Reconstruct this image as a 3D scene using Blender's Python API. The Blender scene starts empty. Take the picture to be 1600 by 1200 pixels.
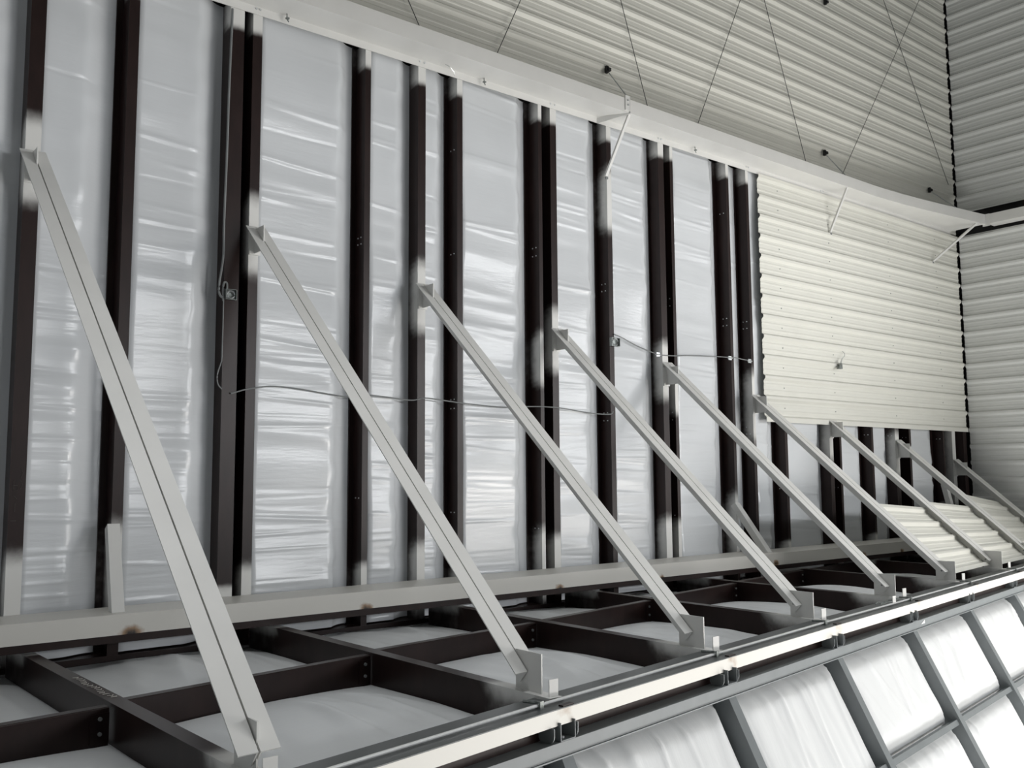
import bpy, bmesh, math, random
from mathutils import Vector, Matrix
random.seed(7)
S = bpy.context.scene
COL = S.collection

# ------------------------------------------------------------------ materials
def new_mat(name):
    m = bpy.data.materials.new(name); m.use_nodes = True
    nt = m.node_tree
    return m, nt, nt.nodes['Principled BSDF']

def noise(nt, scale, detail=4, rough=.55, vec=None, coord='Object', mapping=None):
    n = nt.nodes.new('ShaderNodeTexNoise')
    n.inputs['Scale'].default_value = scale; n.inputs['Detail'].default_value = detail
    n.inputs['Roughness'].default_value = rough
    tc = nt.nodes.new('ShaderNodeTexCoord')
    src = tc.outputs[coord]
    if mapping:
        mp = nt.nodes.new('ShaderNodeMapping'); mp.inputs['Scale'].default_value = mapping
        nt.links.new(src, mp.inputs['Vector']); src = mp.outputs['Vector']
    nt.links.new(src, n.inputs['Vector'])
    return n

def ramp(nt, fac, p0, c0, p1, c1):
    r = nt.nodes.new('ShaderNodeValToRGB')
    r.color_ramp.elements[0].position = p0; r.color_ramp.elements[0].color = (*c0, 1)
    r.color_ramp.elements[1].position = p1; r.color_ramp.elements[1].color = (*c1, 1)
    nt.links.new(fac, r.inputs['Fac'])
    return r

def bump(nt, b, fac, strength, dist):
    bp = nt.nodes.new('ShaderNodeBump'); bp.inputs['Strength'].default_value = strength
    bp.inputs['Distance'].default_value = dist
    nt.links.new(fac, bp.inputs['Height']); nt.links.new(bp.outputs['Normal'], b.inputs['Normal'])

def simple(name, col, rough, metal=0, var=.06, scale=6, bump_s=0, spec=.5, coat=0):
    m, nt, b = new_mat(name)
    n = noise(nt, scale)
    lo = tuple(max(0, c*(1-var)) for c in col); hi = tuple(min(1, c*(1+var)) for c in col)
    r = ramp(nt, n.outputs['Fac'], .3, lo, .7, hi)
    nt.links.new(r.outputs['Color'], b.inputs['Base Color'])
    b.inputs['Roughness'].default_value = rough; b.inputs['Metallic'].default_value = metal
    b.inputs['Specular IOR Level'].default_value = spec
    b.inputs['Coat Weight'].default_value = coat
    b.inputs['Coat Roughness'].default_value = .15
    if bump_s: bump(nt, b, n.outputs['Fac'], bump_s, .01)
    return m

M = {}
WHITE = (.74, .735, .71)
M['white'] = simple('white_enamel', WHITE, .38, var=.03, scale=3)
M['liner'] = simple('cream_liner', (.72, .715, .655), .38, var=.02, scale=2)
M['endliner'] = simple('white_liner', (.69, .70, .68), .4, var=.02, scale=2)
M['railtop'] = simple('dark_gray_enamel', (.085, .092, .092), .35, var=.1)
M['ceiling_blocker'] = simple('gray_blocker', (.22, .22, .21), .6)
M['gray'] = simple('gray_enamel', (.16, .175, .18), .4, var=.06)
M['galv'] = simple('galvanised', (.66, .68, .69), .28, metal=.85, var=.15, scale=30)
M['rod'] = simple('bright_zinc', (.78, .79, .79), .25, metal=.35, var=.08, scale=20)
M['cable'] = simple('gray_sheath', (.22, .23, .23), .5)
M['darkcable'] = simple('dark_wire', (.04, .04, .04), .5)
M['box'] = simple('zinc_box', (.25, .27, .26), .4, metal=.6, var=.3, scale=40)
M['black'] = simple('black_gap', (.012, .012, .012), .7)
M['bolt'] = simple('zinc_bolt', (.75, .76, .78), .3, metal=.4)
M['chalk'] = simple('chalk', (.42, .40, .37), .9)
M['stencil'] = simple('stencil_ink', (.075, .065, .06), .8)
M['concrete'] = simple('concrete', (.45, .44, .41), .7, var=.15, scale=1.5)

# red-oxide primer, with white overspray where the vertex attribute says so
def primer():
    m, nt, b = new_mat('dark_primer')
    n = noise(nt, 5, 6, .65, mapping=(1, 1, .35))
    r = ramp(nt, n.outputs['Fac'], .3, (.015, .0088, .0082), .75, (.030, .0165, .0148))
    a = nt.nodes.new('ShaderNodeAttribute'); a.attribute_name = 'spray'
    mx = nt.nodes.new('ShaderNodeMix'); mx.data_type = 'RGBA'
    n2 = noise(nt, 9, 3)
    ad = nt.nodes.new('ShaderNodeMath'); ad.operation = 'MULTIPLY_ADD'
    ad.inputs[1].default_value = .35; ad.inputs[2].default_value = -.17
    nt.links.new(n2.outputs['Fac'], ad.inputs[0])
    su = nt.nodes.new('ShaderNodeMath'); su.operation = 'ADD'
    nt.links.new(a.outputs['Fac'], su.inputs[0]); nt.links.new(ad.outputs[0], su.inputs[1])
    mr = nt.nodes.new('ShaderNodeMapRange'); mr.interpolation_type = 'SMOOTHSTEP'
    mr.inputs['From Min'].default_value = .1; mr.inputs['From Max'].default_value = .95
    nt.links.new(su.outputs[0], mr.inputs['Value'])
    nt.links.new(mr.outputs['Result'], mx.inputs['Factor'])
    nt.links.new(r.outputs['Color'], mx.inputs['A']); mx.inputs['B'].default_value = (*WHITE, 1)
    nt.links.new(mx.outputs['Result'], b.inputs['Base Color'])
    b.inputs['Roughness'].default_value = .34; b.inputs['Specular IOR Level'].default_value = .24
    return m
M['primer'] = primer()

# white paint with scorched spots (welds burnt through the paint)
def scorched():
    m, nt, b = new_mat('scorched_white')
    a = nt.nodes.new('ShaderNodeAttribute'); a.attribute_name = 'burn'
    n = noise(nt, 14, 4)
    ad = nt.nodes.new('ShaderNodeMath'); ad.operation = 'MULTIPLY_ADD'
    ad.inputs[1].default_value = .5; ad.inputs[2].default_value = -.25
    nt.links.new(n.outputs['Fac'], ad.inputs[0])
    su = nt.nodes.new('ShaderNodeMath'); su.operation = 'ADD'
    nt.links.new(a.outputs['Fac'], su.inputs[0]); nt.links.new(ad.outputs[0], su.inputs[1])
    r = nt.nodes.new('ShaderNodeValToRGB')
    e = r.color_ramp.elements
    e[0].position = .12; e[0].color = (.70, .68, .63, 1); e[1].position = .85; e[1].color = (.02, .015, .012, 1)
    x = e.new(.5); x.color = (.34, .22, .13, 1)
    nt.links.new(su.outputs[0], r.inputs['Fac'])
    nt.links.new(r.outputs['Color'], b.inputs['Base Color'])
    b.inputs['Roughness'].default_value = .4
    return m
M['scorched'] = scorched()

def film(name, col, mapping, rough=.3):
    m, nt, b = new_mat(name)
    n = noise(nt, 1.0, 5, .6, mapping=mapping)
    bump(nt, b, n.outputs['Fac'], .16, .02)
    n2 = noise(nt, 1.3, 3)
    r = ramp(nt, n2.outputs['Fac'], .3, tuple(c*.95 for c in col), .7, col)
    nt.links.new(r.outputs['Color'], b.inputs['Base Color'])
    b.inputs['Roughness'].default_value = rough
    b.inputs['Specular IOR Level'].default_value = .55
    return m
M['film'] = film('white_film', (.68, .70, .72), (1.6, 1.6, 13), .24)
M['film_flat'] = film('white_film_shelf', (.66, .675, .68), (5, 22, 5), .36)
M['film_slope'] = film('white_film_slope', (.74, .75, .75), (16, 3, 3), .36)

# ------------------------------------------------------------------ object helpers
def link(o, parent=None):
    COL.objects.link(o)
    if parent is not None: o.parent = parent
    return o

def tag(o, label, cat, group=None, kind=None):
    o['label'] = label; o['category'] = cat
    if group: o['group'] = group
    if kind: o['kind'] = kind
    return o

def struct(o):
    o['kind'] = 'structure'; return o

def thing(name, loc, label, cat, group=None):
    o = bpy.data.objects.new(name, None); o.empty_display_size = .1
    o.location = loc; link(o); return tag(o, label, cat, group)

class MB:
    """collects shapes (world coordinates) for ONE mesh"""
    def __init__(s): s.v = []; s.f = []; s.att = {}; s.mi = []
    def add(s, vs, fs, mi=0):
        b = len(s.v); s.v += [Vector(v) for v in vs]
        s.f += [tuple(i+b for i in f) for f in fs]; s.mi += [mi]*len(fs)
        return b
    def box(s, lo, hi, mi=0):
        x0, y0, z0 = lo; x1, y1, z1 = hi
        vs = [(x0,y0,z0),(x1,y0,z0),(x1,y1,z0),(x0,y1,z0),(x0,y0,z1),(x1,y0,z1),(x1,y1,z1),(x0,y1,z1)]
        s.add(vs, [(0,3,2,1),(4,5,6,7),(0,1,5,4),(1,2,6,5),(2,3,7,6),(3,0,4,7)], mi)
    def obox(s, o, ax, ay, az, mi=0):
        """box from corner o along three edge vectors"""
        o, ax, ay, az = map(Vector, (o, ax, ay, az))
        vs = [o, o+ax, o+ax+ay, o+ay, o+az, o+ax+az, o+ax+ay+az, o+ay+az]
        s.add(vs, [(0,3,2,1),(4,5,6,7),(0,1,5,4),(1,2,6,5),(2,3,7,6),(3,0,4,7)], mi)
    def sweep(s, frames, prof, mi=0, close=True):
        """closed profile [(a,b)] carried along frames [(origin, u, v)]"""
        n = len(prof); vs = []; fs = []
        for o, u, v in frames:
            o, u, v = Vector(o), Vector(u), Vector(v)
            vs += [o+u*a+v*b for a, b in prof]
        for k in range(len(frames)-1):
            for i in range(n if close else n-1):
                j = (i+1) % n
                fs.append((k*n+i, k*n+j, (k+1)*n+j, (k+1)*n+i))
        if close:
            fs.append(tuple(reversed(range(n)))); fs.append(tuple((len(frames)-1)*n+i for i in range(n)))
        return s.add(vs, fs, mi)
    def tube(s, pts, r, seg=8, mi=0):
        pts = [Vector(p) for p in pts]; fr = []
        for i, p in enumerate(pts):
            d = (pts[min(i+1, len(pts)-1)]-pts[max(i-1, 0)]).normalized()
            u = d.cross(Vector((0, 0, 1)))
            if u.length < .05: u = d.cross(Vector((0, 1, 0)))
            u.normalize(); fr.append((p, u, u.cross(d).normalized()))
        s.sweep(fr, [(r*math.cos(2*math.pi*k/seg), r*math.sin(2*math.pi*k/seg)) for k in range(seg)], mi)
    def grid(s, fn, nu, nv, mi=0):
        vs = [fn(i/nu, j/nv) for j in range(nv+1) for i in range(nu+1)]
        w = nu+1
        s.add(vs, [(j*w+i, j*w+i+1, (j+1)*w+i+1, (j+1)*w+i) for j in range(nv) for i in range(nu)], mi)
    def build(s, name, mats, parent=None, origin=None, smooth=False, attr=None, fix=True):
        me = bpy.data.meshes.new(name)
        if origin is None:
            if parent is not None: origin = parent.matrix_world.translation if parent.type != 'EMPTY' else parent.location
            else:
                xs = [v.x for v in s.v]; ys = [v.y for v in s.v]; zs = [v.z for v in s.v]
                origin = ((min(xs)+max(xs))/2, (min(ys)+max(ys))/2, min(zs))
        o = Vector(origin)
        me.from_pydata([v-o for v in s.v], [], s.f)
        for m in (mats if isinstance(mats, (list, tuple)) else [mats]): me.materials.append(m)
        for p, i in zip(me.polygons, s.mi): p.material_index = i
        if fix:
            bm = bmesh.new(); bm.from_mesh(me); bmesh.ops.recalc_face_normals(bm, faces=bm.faces); bm.to_mesh(me); bm.free()
        if smooth:
            for p in me.polygons: p.use_smooth = True
        if attr:
            nm, fn = attr
            at = me.attributes.new(nm, 'FLOAT', 'POINT')
            at.data.foreach_set('value', [fn(v) for v in s.v])
        ob = bpy.data.objects.new(name, me); link(ob)
        if parent is not None:
            ob.parent = parent
            base = parent.location if parent.parent is None else parent.parent.location + parent.location
            ob.location = o - Vector(base)
        else: ob.location = o
        return ob

def lerp(a, b, t): return a+(b-a)*t
def smooth(t): t = max(0, min(1, t)); return t*t*(3-2*t)
def interp(tab, x):
    if x <= tab[0][0]: i = 0
    elif x >= tab[-1][0]: i = len(tab)-2
    else: i = max(k for k in range(len(tab)-1) if tab[k][0] <= x)
    (x0, y0), (x1, y1) = tab[i], tab[i+1]
    return y0+(y1-y0)*(x-x0)/(x1-x0)

# key levels (metres): wall stud face is the plane y = 0, camera 8.36 m in front of it
ZS = 5.20            # top of the shelf joists
ZB0, ZB1 = 5.257, 5.4375     # base beam
ZT0, ZT1, ZT2 = 11.02, 11.10, 11.28   # top beam: lip, plate, outer edge
XE = 17.70           # end wall

# ------------------------------------------------------------------ ribbed sheets
def rib_profile(z0, z1, phase, period=.3045):
    """(z, out) points of a ribbed sheet: tall ribs and two faint ones between"""
    pts = []
    k0 = math.floor((z0-phase)/period)-1; k1 = math.ceil((z1-phase)/period)+1
    for k in range(k0, k1):
        c = phase+k*period
        for dz, o in ((-.056, 0), (-.018, .034), (.018, .034), (.046, 0), (.085, 0), (.095, .0045), (.115, .0045), (.125, 0),
                      (.18, 0), (.19, .0045), (.21, .0045), (.22, 0)):
            pts.append((c+dz, o))
    pts = [p for p in pts if z0 < p[0] < z1]
    return [(z0, pts[0][1])] + pts + [(z1, pts[-1][1])]

def ribbed(mb, z0, z1, phase, p0, p1, out, t=.002, mi=0, up=(0, 0, 1)):
    """sheet running from p0 to p1 (horizontal), ribs stacked along up"""
    pr = rib_profile(z0, z1, phase)
    prof = [(z, o) for z, o in pr] + [(z, o-t) for z, o in reversed(pr)]
    mb.sweep([(p0, up, out), (p1, up, out)], prof, mi)

mb = MB(); ribbed(mb, 11.05, 17.5, 13.94, (-1.5, -.004, 0), (17.655, -.004, 0), (0, -1, 0))
struct(mb.build('wall_back', M['liner']))
mb = MB()
ribbed(mb, 3.0, 11.035, 7.02, (17.715, -.035, 0), (17.715, -7, 0), (-1, 0, 0))
ribbed(mb, 11.47, 17.5, 13.91, (17.715, -.035, 0), (17.715, -7, 0), (-1, 0, 0))
mb.box((17.80, -7, 3.0), (17.82, .5, 17.5), 1)          # black backing added behind the liner, stands in for shade in the gaps
mb.box((17.665, .21, 3.0), (17.80, .25, 17.5), 1)
struct(mb.build('wall_right', [M['endliner'], M['black']]))
mb = MB(); mb.box((-4, -24, -.1), (26, .6, 0)); struct(mb.build('floor', M['concrete']))
mb = MB(); mb.box((-1.5, .30, 3.0), (17.9, .34, 17.5)); struct(mb.build('wall_sheathing_back', M['black']))
for o in list(COL.objects):
    if o.name.startswith('wall_sheathing'): o.name = 'wall_outer'

mb = MB(); mb.box((-20, -17.2, 10.6), (50, -17, 17.9)); struct(mb.build('wall_front_blocker', M['ceiling_blocker']))  # unseen header, added to keep outside daylight off the upper wall
mb = MB(); mb.box((-20, -17, 10.6), (-19.8, .4, 17.6)); struct(mb.build('wall_left_blocker', M['ceiling_blocker']))  # unseen, added to block ambient light from the left above the header line
mb = MB(); mb.box((-20, -17.2, 17.6), (17.9, .4, 17.8)); struct(mb.build('ceiling_blocker', M['ceiling_blocker']))  # unseen dark slab, added to block ambient light from above

# partial liner on the wall below the top beam
t = thing('liner_panel', (14.5, -.01, 7.28), 'large cream ribbed steel liner sheet fixed over studs in the wall corner', 'wall panel')
mb = MB(); ribbed(mb, 7.283, 11.02, 7.642, (11.45, -.006, 0), (17.65, -.006, 0), (0, -1, 0))
mb.build('ribbed_sheet', M['liner'], t)
for c in range(4):
    for r in range(12):
        x = (11.95, 13.3, 15.15, 16.8)[c]; z = 7.50+.3045*r
        mb = MB(); mb.tube([(x, -.006, z), (x, -.013, z)], .0085, 6); mb.build('screw', M['cable'], t)

# ------------------------------------------------------------------ wall studs
# name, flange left, flange right, rear edge left, spray zones [(z, half)], bolt rows, place phrase
STUDS = [
 ('a', 1.552, 1.670, 1.58, [(9.15,.40),(5.5,.45)], [], 'dark brown steel stud at far left, carrying the largest white diagonal brace'),
 ('b', 2.340, 2.431, 2.277, [(5.75,.42)], [], 'dark brown steel stud with a short white corner brace welded near its foot'),
 ('c', 3.269, 3.411, 3.273, [(8.75,.0)], [], 'dark brown wide stud with gray conduit and junction box on it'),
 ('d', 3.499, 3.595, 3.506, [(8.82,.42),(5.45,.28)], [], 'dark brown stud right of the conduit stud, carrying the second diagonal brace'),
 ('e', 4.747, 4.814, 4.685, [(5.45,.22)], [9.0, 8.93, 6.3], 'dark brown single stud between the second and third diagonal brace heads'),
 ('f', 5.409, 5.507, 5.413, [(8.45,.42),(5.45,.40)], [], 'dark brown stud whose face is sprayed white where the third brace is welded'),
 ('g', 5.932, 6.007, 5.873, [(5.4,.15)], [10.2, 9.0, 7.36, 7.26, 6.12], 'dark brown stud just right of the third diagonal brace head'),
 ('h', 7.136, 7.191, 7.053, [(7.9,.35),(5.5,.45)], [9.25, 9.15, 5.9], 'dark brown stud, left one of the close pair at the fourth brace'),
 ('i', 7.329, 7.427, 7.368, [(8.14,.42),(5.5,.35)], [], 'dark brown stud, right one of the close pair, carrying the fourth brace'),
 ('j', 8.293, 8.373, 8.226, [(10.05,.45)], [8.95, 8.86, 7.3, 7.2, 5.95], 'dark brown stud struck by the first thin white strut of the top beam'),
 ('k', 9.272, 9.381, 9.245, [(7.9,.42),(5.6,.4)], [], 'dark brown stud, left one of the pair carrying the fifth brace'),
 ('l', 9.509, 9.568, 9.50, [(7.6,.3),(5.6,.35)], [8.9, 8.8, 7.35, 7.25, 5.98], 'dark brown narrow stud, right one of the pair at the fifth brace'),
 ('m', 10.718, 10.777, 10.630, [(5.8,.5)], [10.3, 8.75, 8.65, 7.2], 'dark brown stud with a short white kicker at its foot, left of the cream panel'),
 ('n', 11.180, 11.241, 11.125, [(7.5,.55)], [8.75, 8.65, 7.2, 7.1], 'dark brown stud at the left edge of the cream panel, carrying the sixth brace'),
 ('o', 11.936, 12.000, 11.850, [(5.4,.15)], [6.3], 'dark brown stud, leftmost of those showing only below the cream panel'),
 ('p', 13.107, 13.205, 13.125, [(7.2,.5)], [], 'dark brown stud below the cream panel, carrying the seventh brace'),
 ('q', 13.386, 13.440, 13.40, [(5.4,.15)], [6.3], 'dark brown narrow stud touching the right side of the seventh brace stud'),
 ('r', 14.330, 14.389, 14.238, [(5.4,.15)], [7.16], 'dark brown lone stud between the seventh and eighth brace heads'),
 ('s', 15.078, 15.204, 15.081, [(6.85,.42)], [7.16], 'dark brown stud with white face, carrying the eighth brace'),
 ('t', 15.545, 15.610, 15.50, [(6.9,.1)], [7.14], 'dark brown stud immediately right of the eighth brace head'),
 ('u', 16.742, 16.790, 16.620, [(5.9,.1)], [7.14], 'dark brown stud, left one of the last pair before the corner'),
 ('v', 17.078, 17.199, 17.00, [(6.7,.9)], [], 'dark brown stud sprayed white, carrying the last brace near the corner'),
 ('w', 17.51, 17.64, 17.38, [], [], 'dark brown stud tight in the wall corner, under the cream panel'),
]
DEP = .20
def build_stud(key, fl, fr, bl, zones, bolts, label):
    zz = [5.03+i*.06 for i in range(int((11.13-5.03)/.06)+1)]
    mb = MB(); T = .006
    ztop = 11.13 if fl < 11.3 else 7.9
    zz = [z for z in zz if z < ztop]
    def strip(x0, x1, y0, y1):
        mb.sweep([((0, 0, z), (1, 0, 0), (0, 1, 0)) for z in zz], [(x0, y0), (x1, y0), (x1, y1), (x0, y1)])
    strip(fl, fr, 0, T)                         # front flange
    strip(fl, fl+T, T, DEP)                     # web
    strip(fr-T, fr, T, .022)                    # lip
    strip(min(bl, fl), fl, DEP-T, DEP) if bl < fl-.01 else strip(fl, fr, DEP-T, DEP)
    if bl < fl-.01: strip(bl, bl+T, DEP-.03, DEP-T)
    def spray(v):
        s = 0
        for zc, h in zones:
            if h <= 0: continue
            d = abs(v.z-zc)
            s = max(s, 1-smooth((d-h*.45)/(h*.85)))
        if v.z > 10.72: s = max(s, smooth((v.z-10.78)/.12))
        if v.z < 5.6 and zones and zones[-1][1] < .2: s = max(s, smooth((5.56-v.z)/.08))
        face = v.y < .03
        return s*1.05 if face else s*(.34 if v.y < .1 else .22)
    o = mb.build('steel_stud', M['primer'], attr=('spray', spray))
    tag(o, label, 'steel stud', 'steel studs of the long wall')
    for i, z in enumerate(bolts):
        for y in (.055, .12):
            b = MB(); b.tube([(fl, y, z), (fl-.008, y, z)], .008, 6); b.build('bolt', M['bolt'], o, origin=None)
    return o
studs = {}
def fixparent(o):  # origin of a mesh thing
    return o
for s in STUDS: studs[s[0]] = build_stud(*s)
for b in studs.values(): pass

# stencilled marks, long faded
mb = MB()
def stroke(mb, pts, w=.006, y=-.002):
    mb.tube([(x, y, z) for x, z in pts], w*.5, 4)
x0 = 1.60
for pts in ([(x0-.02,6.50),(x0-.02,6.42),(x0+.01,6.42),(x0+.01,6.46),(x0-.02,6.46)], [(x0-.02,6.38),(x0+.01,6.35)], [(x0-.005,6.32),(x0-.005,6.25)],
            [(x0-.03,6.18),(x0+.01,6.18)], [(x0+.03,6.60),(x0+.045,6.56),(x0+.03,6.52)], [(x0+.03,6.5),(x0+.045,6.47),(x0+.03,6.43)]):
    stroke(mb, pts)
mb.build('stencil_mark', M['stencil'], studs['a'])

# base track behind the studs
mb = MB(); mb.box((0, -.004, 4.985), (17.66, .22, 5.035))
tag(mb.build('base_track', M['primer'], attr=('spray', lambda v: 0)), 'dark base track running under all the wall studs, behind the lower beam', 'steel track')

# ------------------------------------------------------------------ insulation between the studs
def ridges(n, z0, z1, sl=(-.10, .02), amp=(.004, .013), w=(.012, .035)):
    out = []
    for _ in range(n):
        out.append((random.uniform(z0, z1), random.uniform(*sl), random.uniform(*amp)*random.choice((1, 1, -.7)),
                    random.uniform(*w), random.uniform(-.2, 1.1), random.uniform(.5, 1.6)))
    return out
def wrinkle(rs, u, z, x):
    d = 0
    for zc, sl, a, w, uc, ul in rs:
        e = (z-zc-sl*x)/w
        if -3 < e < 3: d += a*math.exp(-e*e)*math.exp(-((u-uc)/ul)**2*2)
    return d
def blanket(xl, xr, z0, z1, label, bow):
    base = ridges(int((z1-z0)*3.2), z0, z1, (-.09, .01), (.004, .011), (.009, .026))
    rs = list(base)
    for zc, sl, am, w, uc, ul in base:                     # each crease brings one or two fainter ones along
        for _ in range(random.choice((0, 1, 1, 2))):
            rs.append((zc+random.uniform(-.10, .10), sl+random.uniform(-.05, .05), am*random.uniform(.25, .6), w*random.uniform(.5, .9), random.uniform(-.1, 1.1), random.uniform(.3, .9)))
    rs += ridges(int((z1-z0)*2.0), z0, z1, (-.12, .0), (.006, .013), (.05, .11))
    rs += ridges(int(22*(z1-z0)/6), z0, min(z1, z0+2.6), (-.03, .04), (.002, .007), (.007, .014))
    ph = random.uniform(0, 9)
    W = xr-xl
    er = min(.25 if xl > 3.4 else .30, W*.42); el = min(.09, W*.25)
    nf = max(4, int((W-el-er)/.055))
    us = [el/W*i/3 for i in range(3)] + [el/W+(1-(el+er)/W)*i/nf for i in range(nf)] + [1-er/W*(1-i/8) for i in range(9)]
    def fn(u, v):
        z = lerp(z0, z1, v)
        k = u*(len(us)-1); i = min(int(k), len(us)-2); u = lerp(us[i], us[i+1], k-i); x = lerp(xl, xr, u)
        jag = .012*math.sin(z*9+ph)+.008*math.sin(z*23+2*ph)
        e = max(0, min(1, (x-xl)/el, (xr-x)/(er+jag)))
        crisp = smooth((8.6-z)/2.2)*smooth((xl-2.6)/1.2)                       # taut and creased low down, rounder higher up
        e = lerp(smooth(e)**1.4, e**2.2, crisp)
        puff = bow*e*(.87+.10*math.sin(z*2.3+ph)+.05*math.sin(z*5.1+2*ph)) - .02*math.sin(math.pi*u)*(1-crisp)*e
        d = wrinkle(rs, u, z, x-xl)*(.25+.75*e)
        return (x, DEP-.015-puff-d, z)
    mb = MB(); nu = len(us)-1
    mb.grid(fn, nu, int((z1-z0)/.014))
    return tag(mb.build('insulation_blanket', M['film'], smooth=True, fix=False), label, 'insulation', 'white insulation bays of the long wall')
BAYS = [
 (.35, 1.555, 'white film insulation bay left of the far-left stud, cut by the frame', .16),
 (1.56, 2.28, 'white film insulation bay between the first and second studs, crossed by largest brace', .15),
 (2.35, 3.27, 'white film insulation bay left of the stud with the conduit', .16),
 (3.51, 4.69, 'widest white film insulation bay, between second and third brace studs on left side', .16),
 (4.76, 5.41, 'white film insulation bay directly left of the third brace stud', .14),
 (5.42, 5.88, 'narrow white film insulation bay directly right of the third brace stud', .13),
 (5.94, 7.06, 'white film insulation bay with strong glossy creases left of the fourth brace stud pair', .16),
 (7.34, 8.23, 'white film insulation bay between the fourth brace stud and the first thin strut', .15),
 (8.30, 9.25, 'white film insulation bay right of the first thin strut, beside a junction box', .15),
 (9.52, 10.64, 'white film insulation bay under the horizontal clipped cable, left of the cream panel', .15),
 (10.73, 11.13, 'thin sliver of white film insulation between the two studs left of the cream panel', .06),
 (11.20, 11.86, 'white film insulation bay under the left corner of the cream panel', .14),
 (11.95, 13.11, 'white film insulation bay below the cream panel, left of the seventh brace stud', .15),
 (13.40, 14.25, 'white film insulation bay below the cream panel, right of the seventh brace stud', .15),
 (14.34, 15.09, 'white film insulation bay below the cream panel, left of the eighth brace stud', .14),
 (15.56, 16.63, 'white film insulation bay below the cream panel, left of the last stud pair', .15),
 (17.09, 17.40, 'sliver of white film insulation beside the last stud in the wall corner', .06),
]
for xl, xr, lab, bow in BAYS:
    blanket(xl, xr, 5.05, 11.09 if xl < 11.5 else 7.6, lab, bow)

# ------------------------------------------------------------------ top beam
def front_y(x):
    return interp([(-2, -.36), (14.2, -.36), (15.0, -.40), (15.7, -.465), (16.5, -.56), (17.2, -.645), (17.45, -.68)], x)
top = thing('wind_beam', (8, -.18, 11.02), 'long white steel channel running along the top of the bare wall', 'steel beam')
xs = [-1.5, 4, 8, 12, 14.2, 14.6, 15, 15.35, 15.7, 16.1, 16.5, 16.85, 17.2, 17.43]
mb = MB(); T = .008
vs = []; n = 8
fr = []
for x in xs:
    y = front_y(x)
    vs += [(x,-.002,ZT0),(x,-.012,ZT0),(x,-.012,ZT1),(x,y+T,ZT1),(x,y+T,ZT2),(x,y,ZT2),(x,y,ZT1-T),(x,-.002,ZT1-T)]
# outline order: lip outer bottom, lip inner... drawn as one closed ring
ring = [(0,1,6,5,4,3,2,7)]
prof_n = 8
def top_ring(x):
    y = front_y(x)
    return [(x,-.004,ZT0),(x,-.014,ZT0),(x,-.014,ZT1),(x,y,ZT1),(x,y,ZT2),(x,y+T,ZT2),(x,y+T,ZT1+T),(x,-.004,ZT1+T)]
V = []; F = []
for x in xs: V += top_ring(x)
for k in range(len(xs)-1):
    for i in range(8):
        j = (i+1) % 8; F.append((k*8+i, k*8+j, (k+1)*8+j, (k+1)*8+i))
F += [tuple(reversed(range(8))), tuple((len(xs)-1)*8+i for i in range(8))]
mb.add(V, F); mb.build('channel', M['white'], top)
# stiffener bracket at the first strut
mb = MB()
mb.add([(8.36,-.375,11.315),(8.36,-.375,11.09),(8.12,-.015,11.01),(8.12,-.015,11.085),(8.36,-.368,11.13),(8.36,-.30,11.315),
        (8.368,-.375,11.315),(8.368,-.375,11.09),(8.128,-.015,11.01),(8.128,-.015,11.085),(8.368,-.368,11.13),(8.368,-.30,11.315)],
       [(0,1,4,5),(1,2,3,4),(6,11,10,7),(7,10,9,8),(0,6,7,1),(1,7,8,2),(2,8,9,3),(3,9,10,4),(4,10,11,5),(5,11,6,0)])
mb.box((8.28, -.372, 11.12), (8.365, -.36, 11.315))
br = mb.build('stiffener_bracket', M['white'], top)
for z in (11.19, 11.25):
    b = MB(); b.tube([(8.325, -.372, z), (8.325, -.382, z)], .011, 8); b.build('bolt', M['galv'], br, origin=(8.325, -.372, z))
for o in br.children: o.location = Vector((8.325, -.372, 0))*0 + o.location
for x in (3.52, 3.56, 5.42, 5.48, 7.33, 7.40, 9.27, 9.33, 11.19, 11.24, 13.12, 13.19):
    b = MB(); b.tube([(x, -.014, 11.075), (x, -.024, 11.075)], .011, 8); b.build('bolt', M['galv'], top)
for x, lab in ((3.82, 'leftmost'), (6.27, 'middle'), (9.98, 'rightmost')):
    mb = MB(); mb.tube([(x, -.06, 11.1), (x, -.065, 11.04), (x+.02, -.06, 11.02)], .006); mb.box((x-.012, -.08, 11.045), (x+.02, -.05, 11.06))
    tag(mb.build('wire_clip', M['box']), {'leftmost': 'small dark wire clip under the white top beam, above the widest insulation bay',
        'middle': 'small wire clip under the white top beam, right of the third brace stud pair',
        'rightmost': 'small wire clip on the white top beam, right of the first thin strut'}[lab], 'clip', 'small wire clips on the top beam')
mb = MB(); mb.tube([(5.70,-.10,11.09),(5.74,-.11,11.075),(5.78,-.09,11.08),(5.84,-.07,11.05),(5.86,-.05,11.02)], .003, 5)
tag(mb.build('wire_tail', M['galv']), 'curl of loose thin wire under the white top beam', 'wire')
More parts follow.
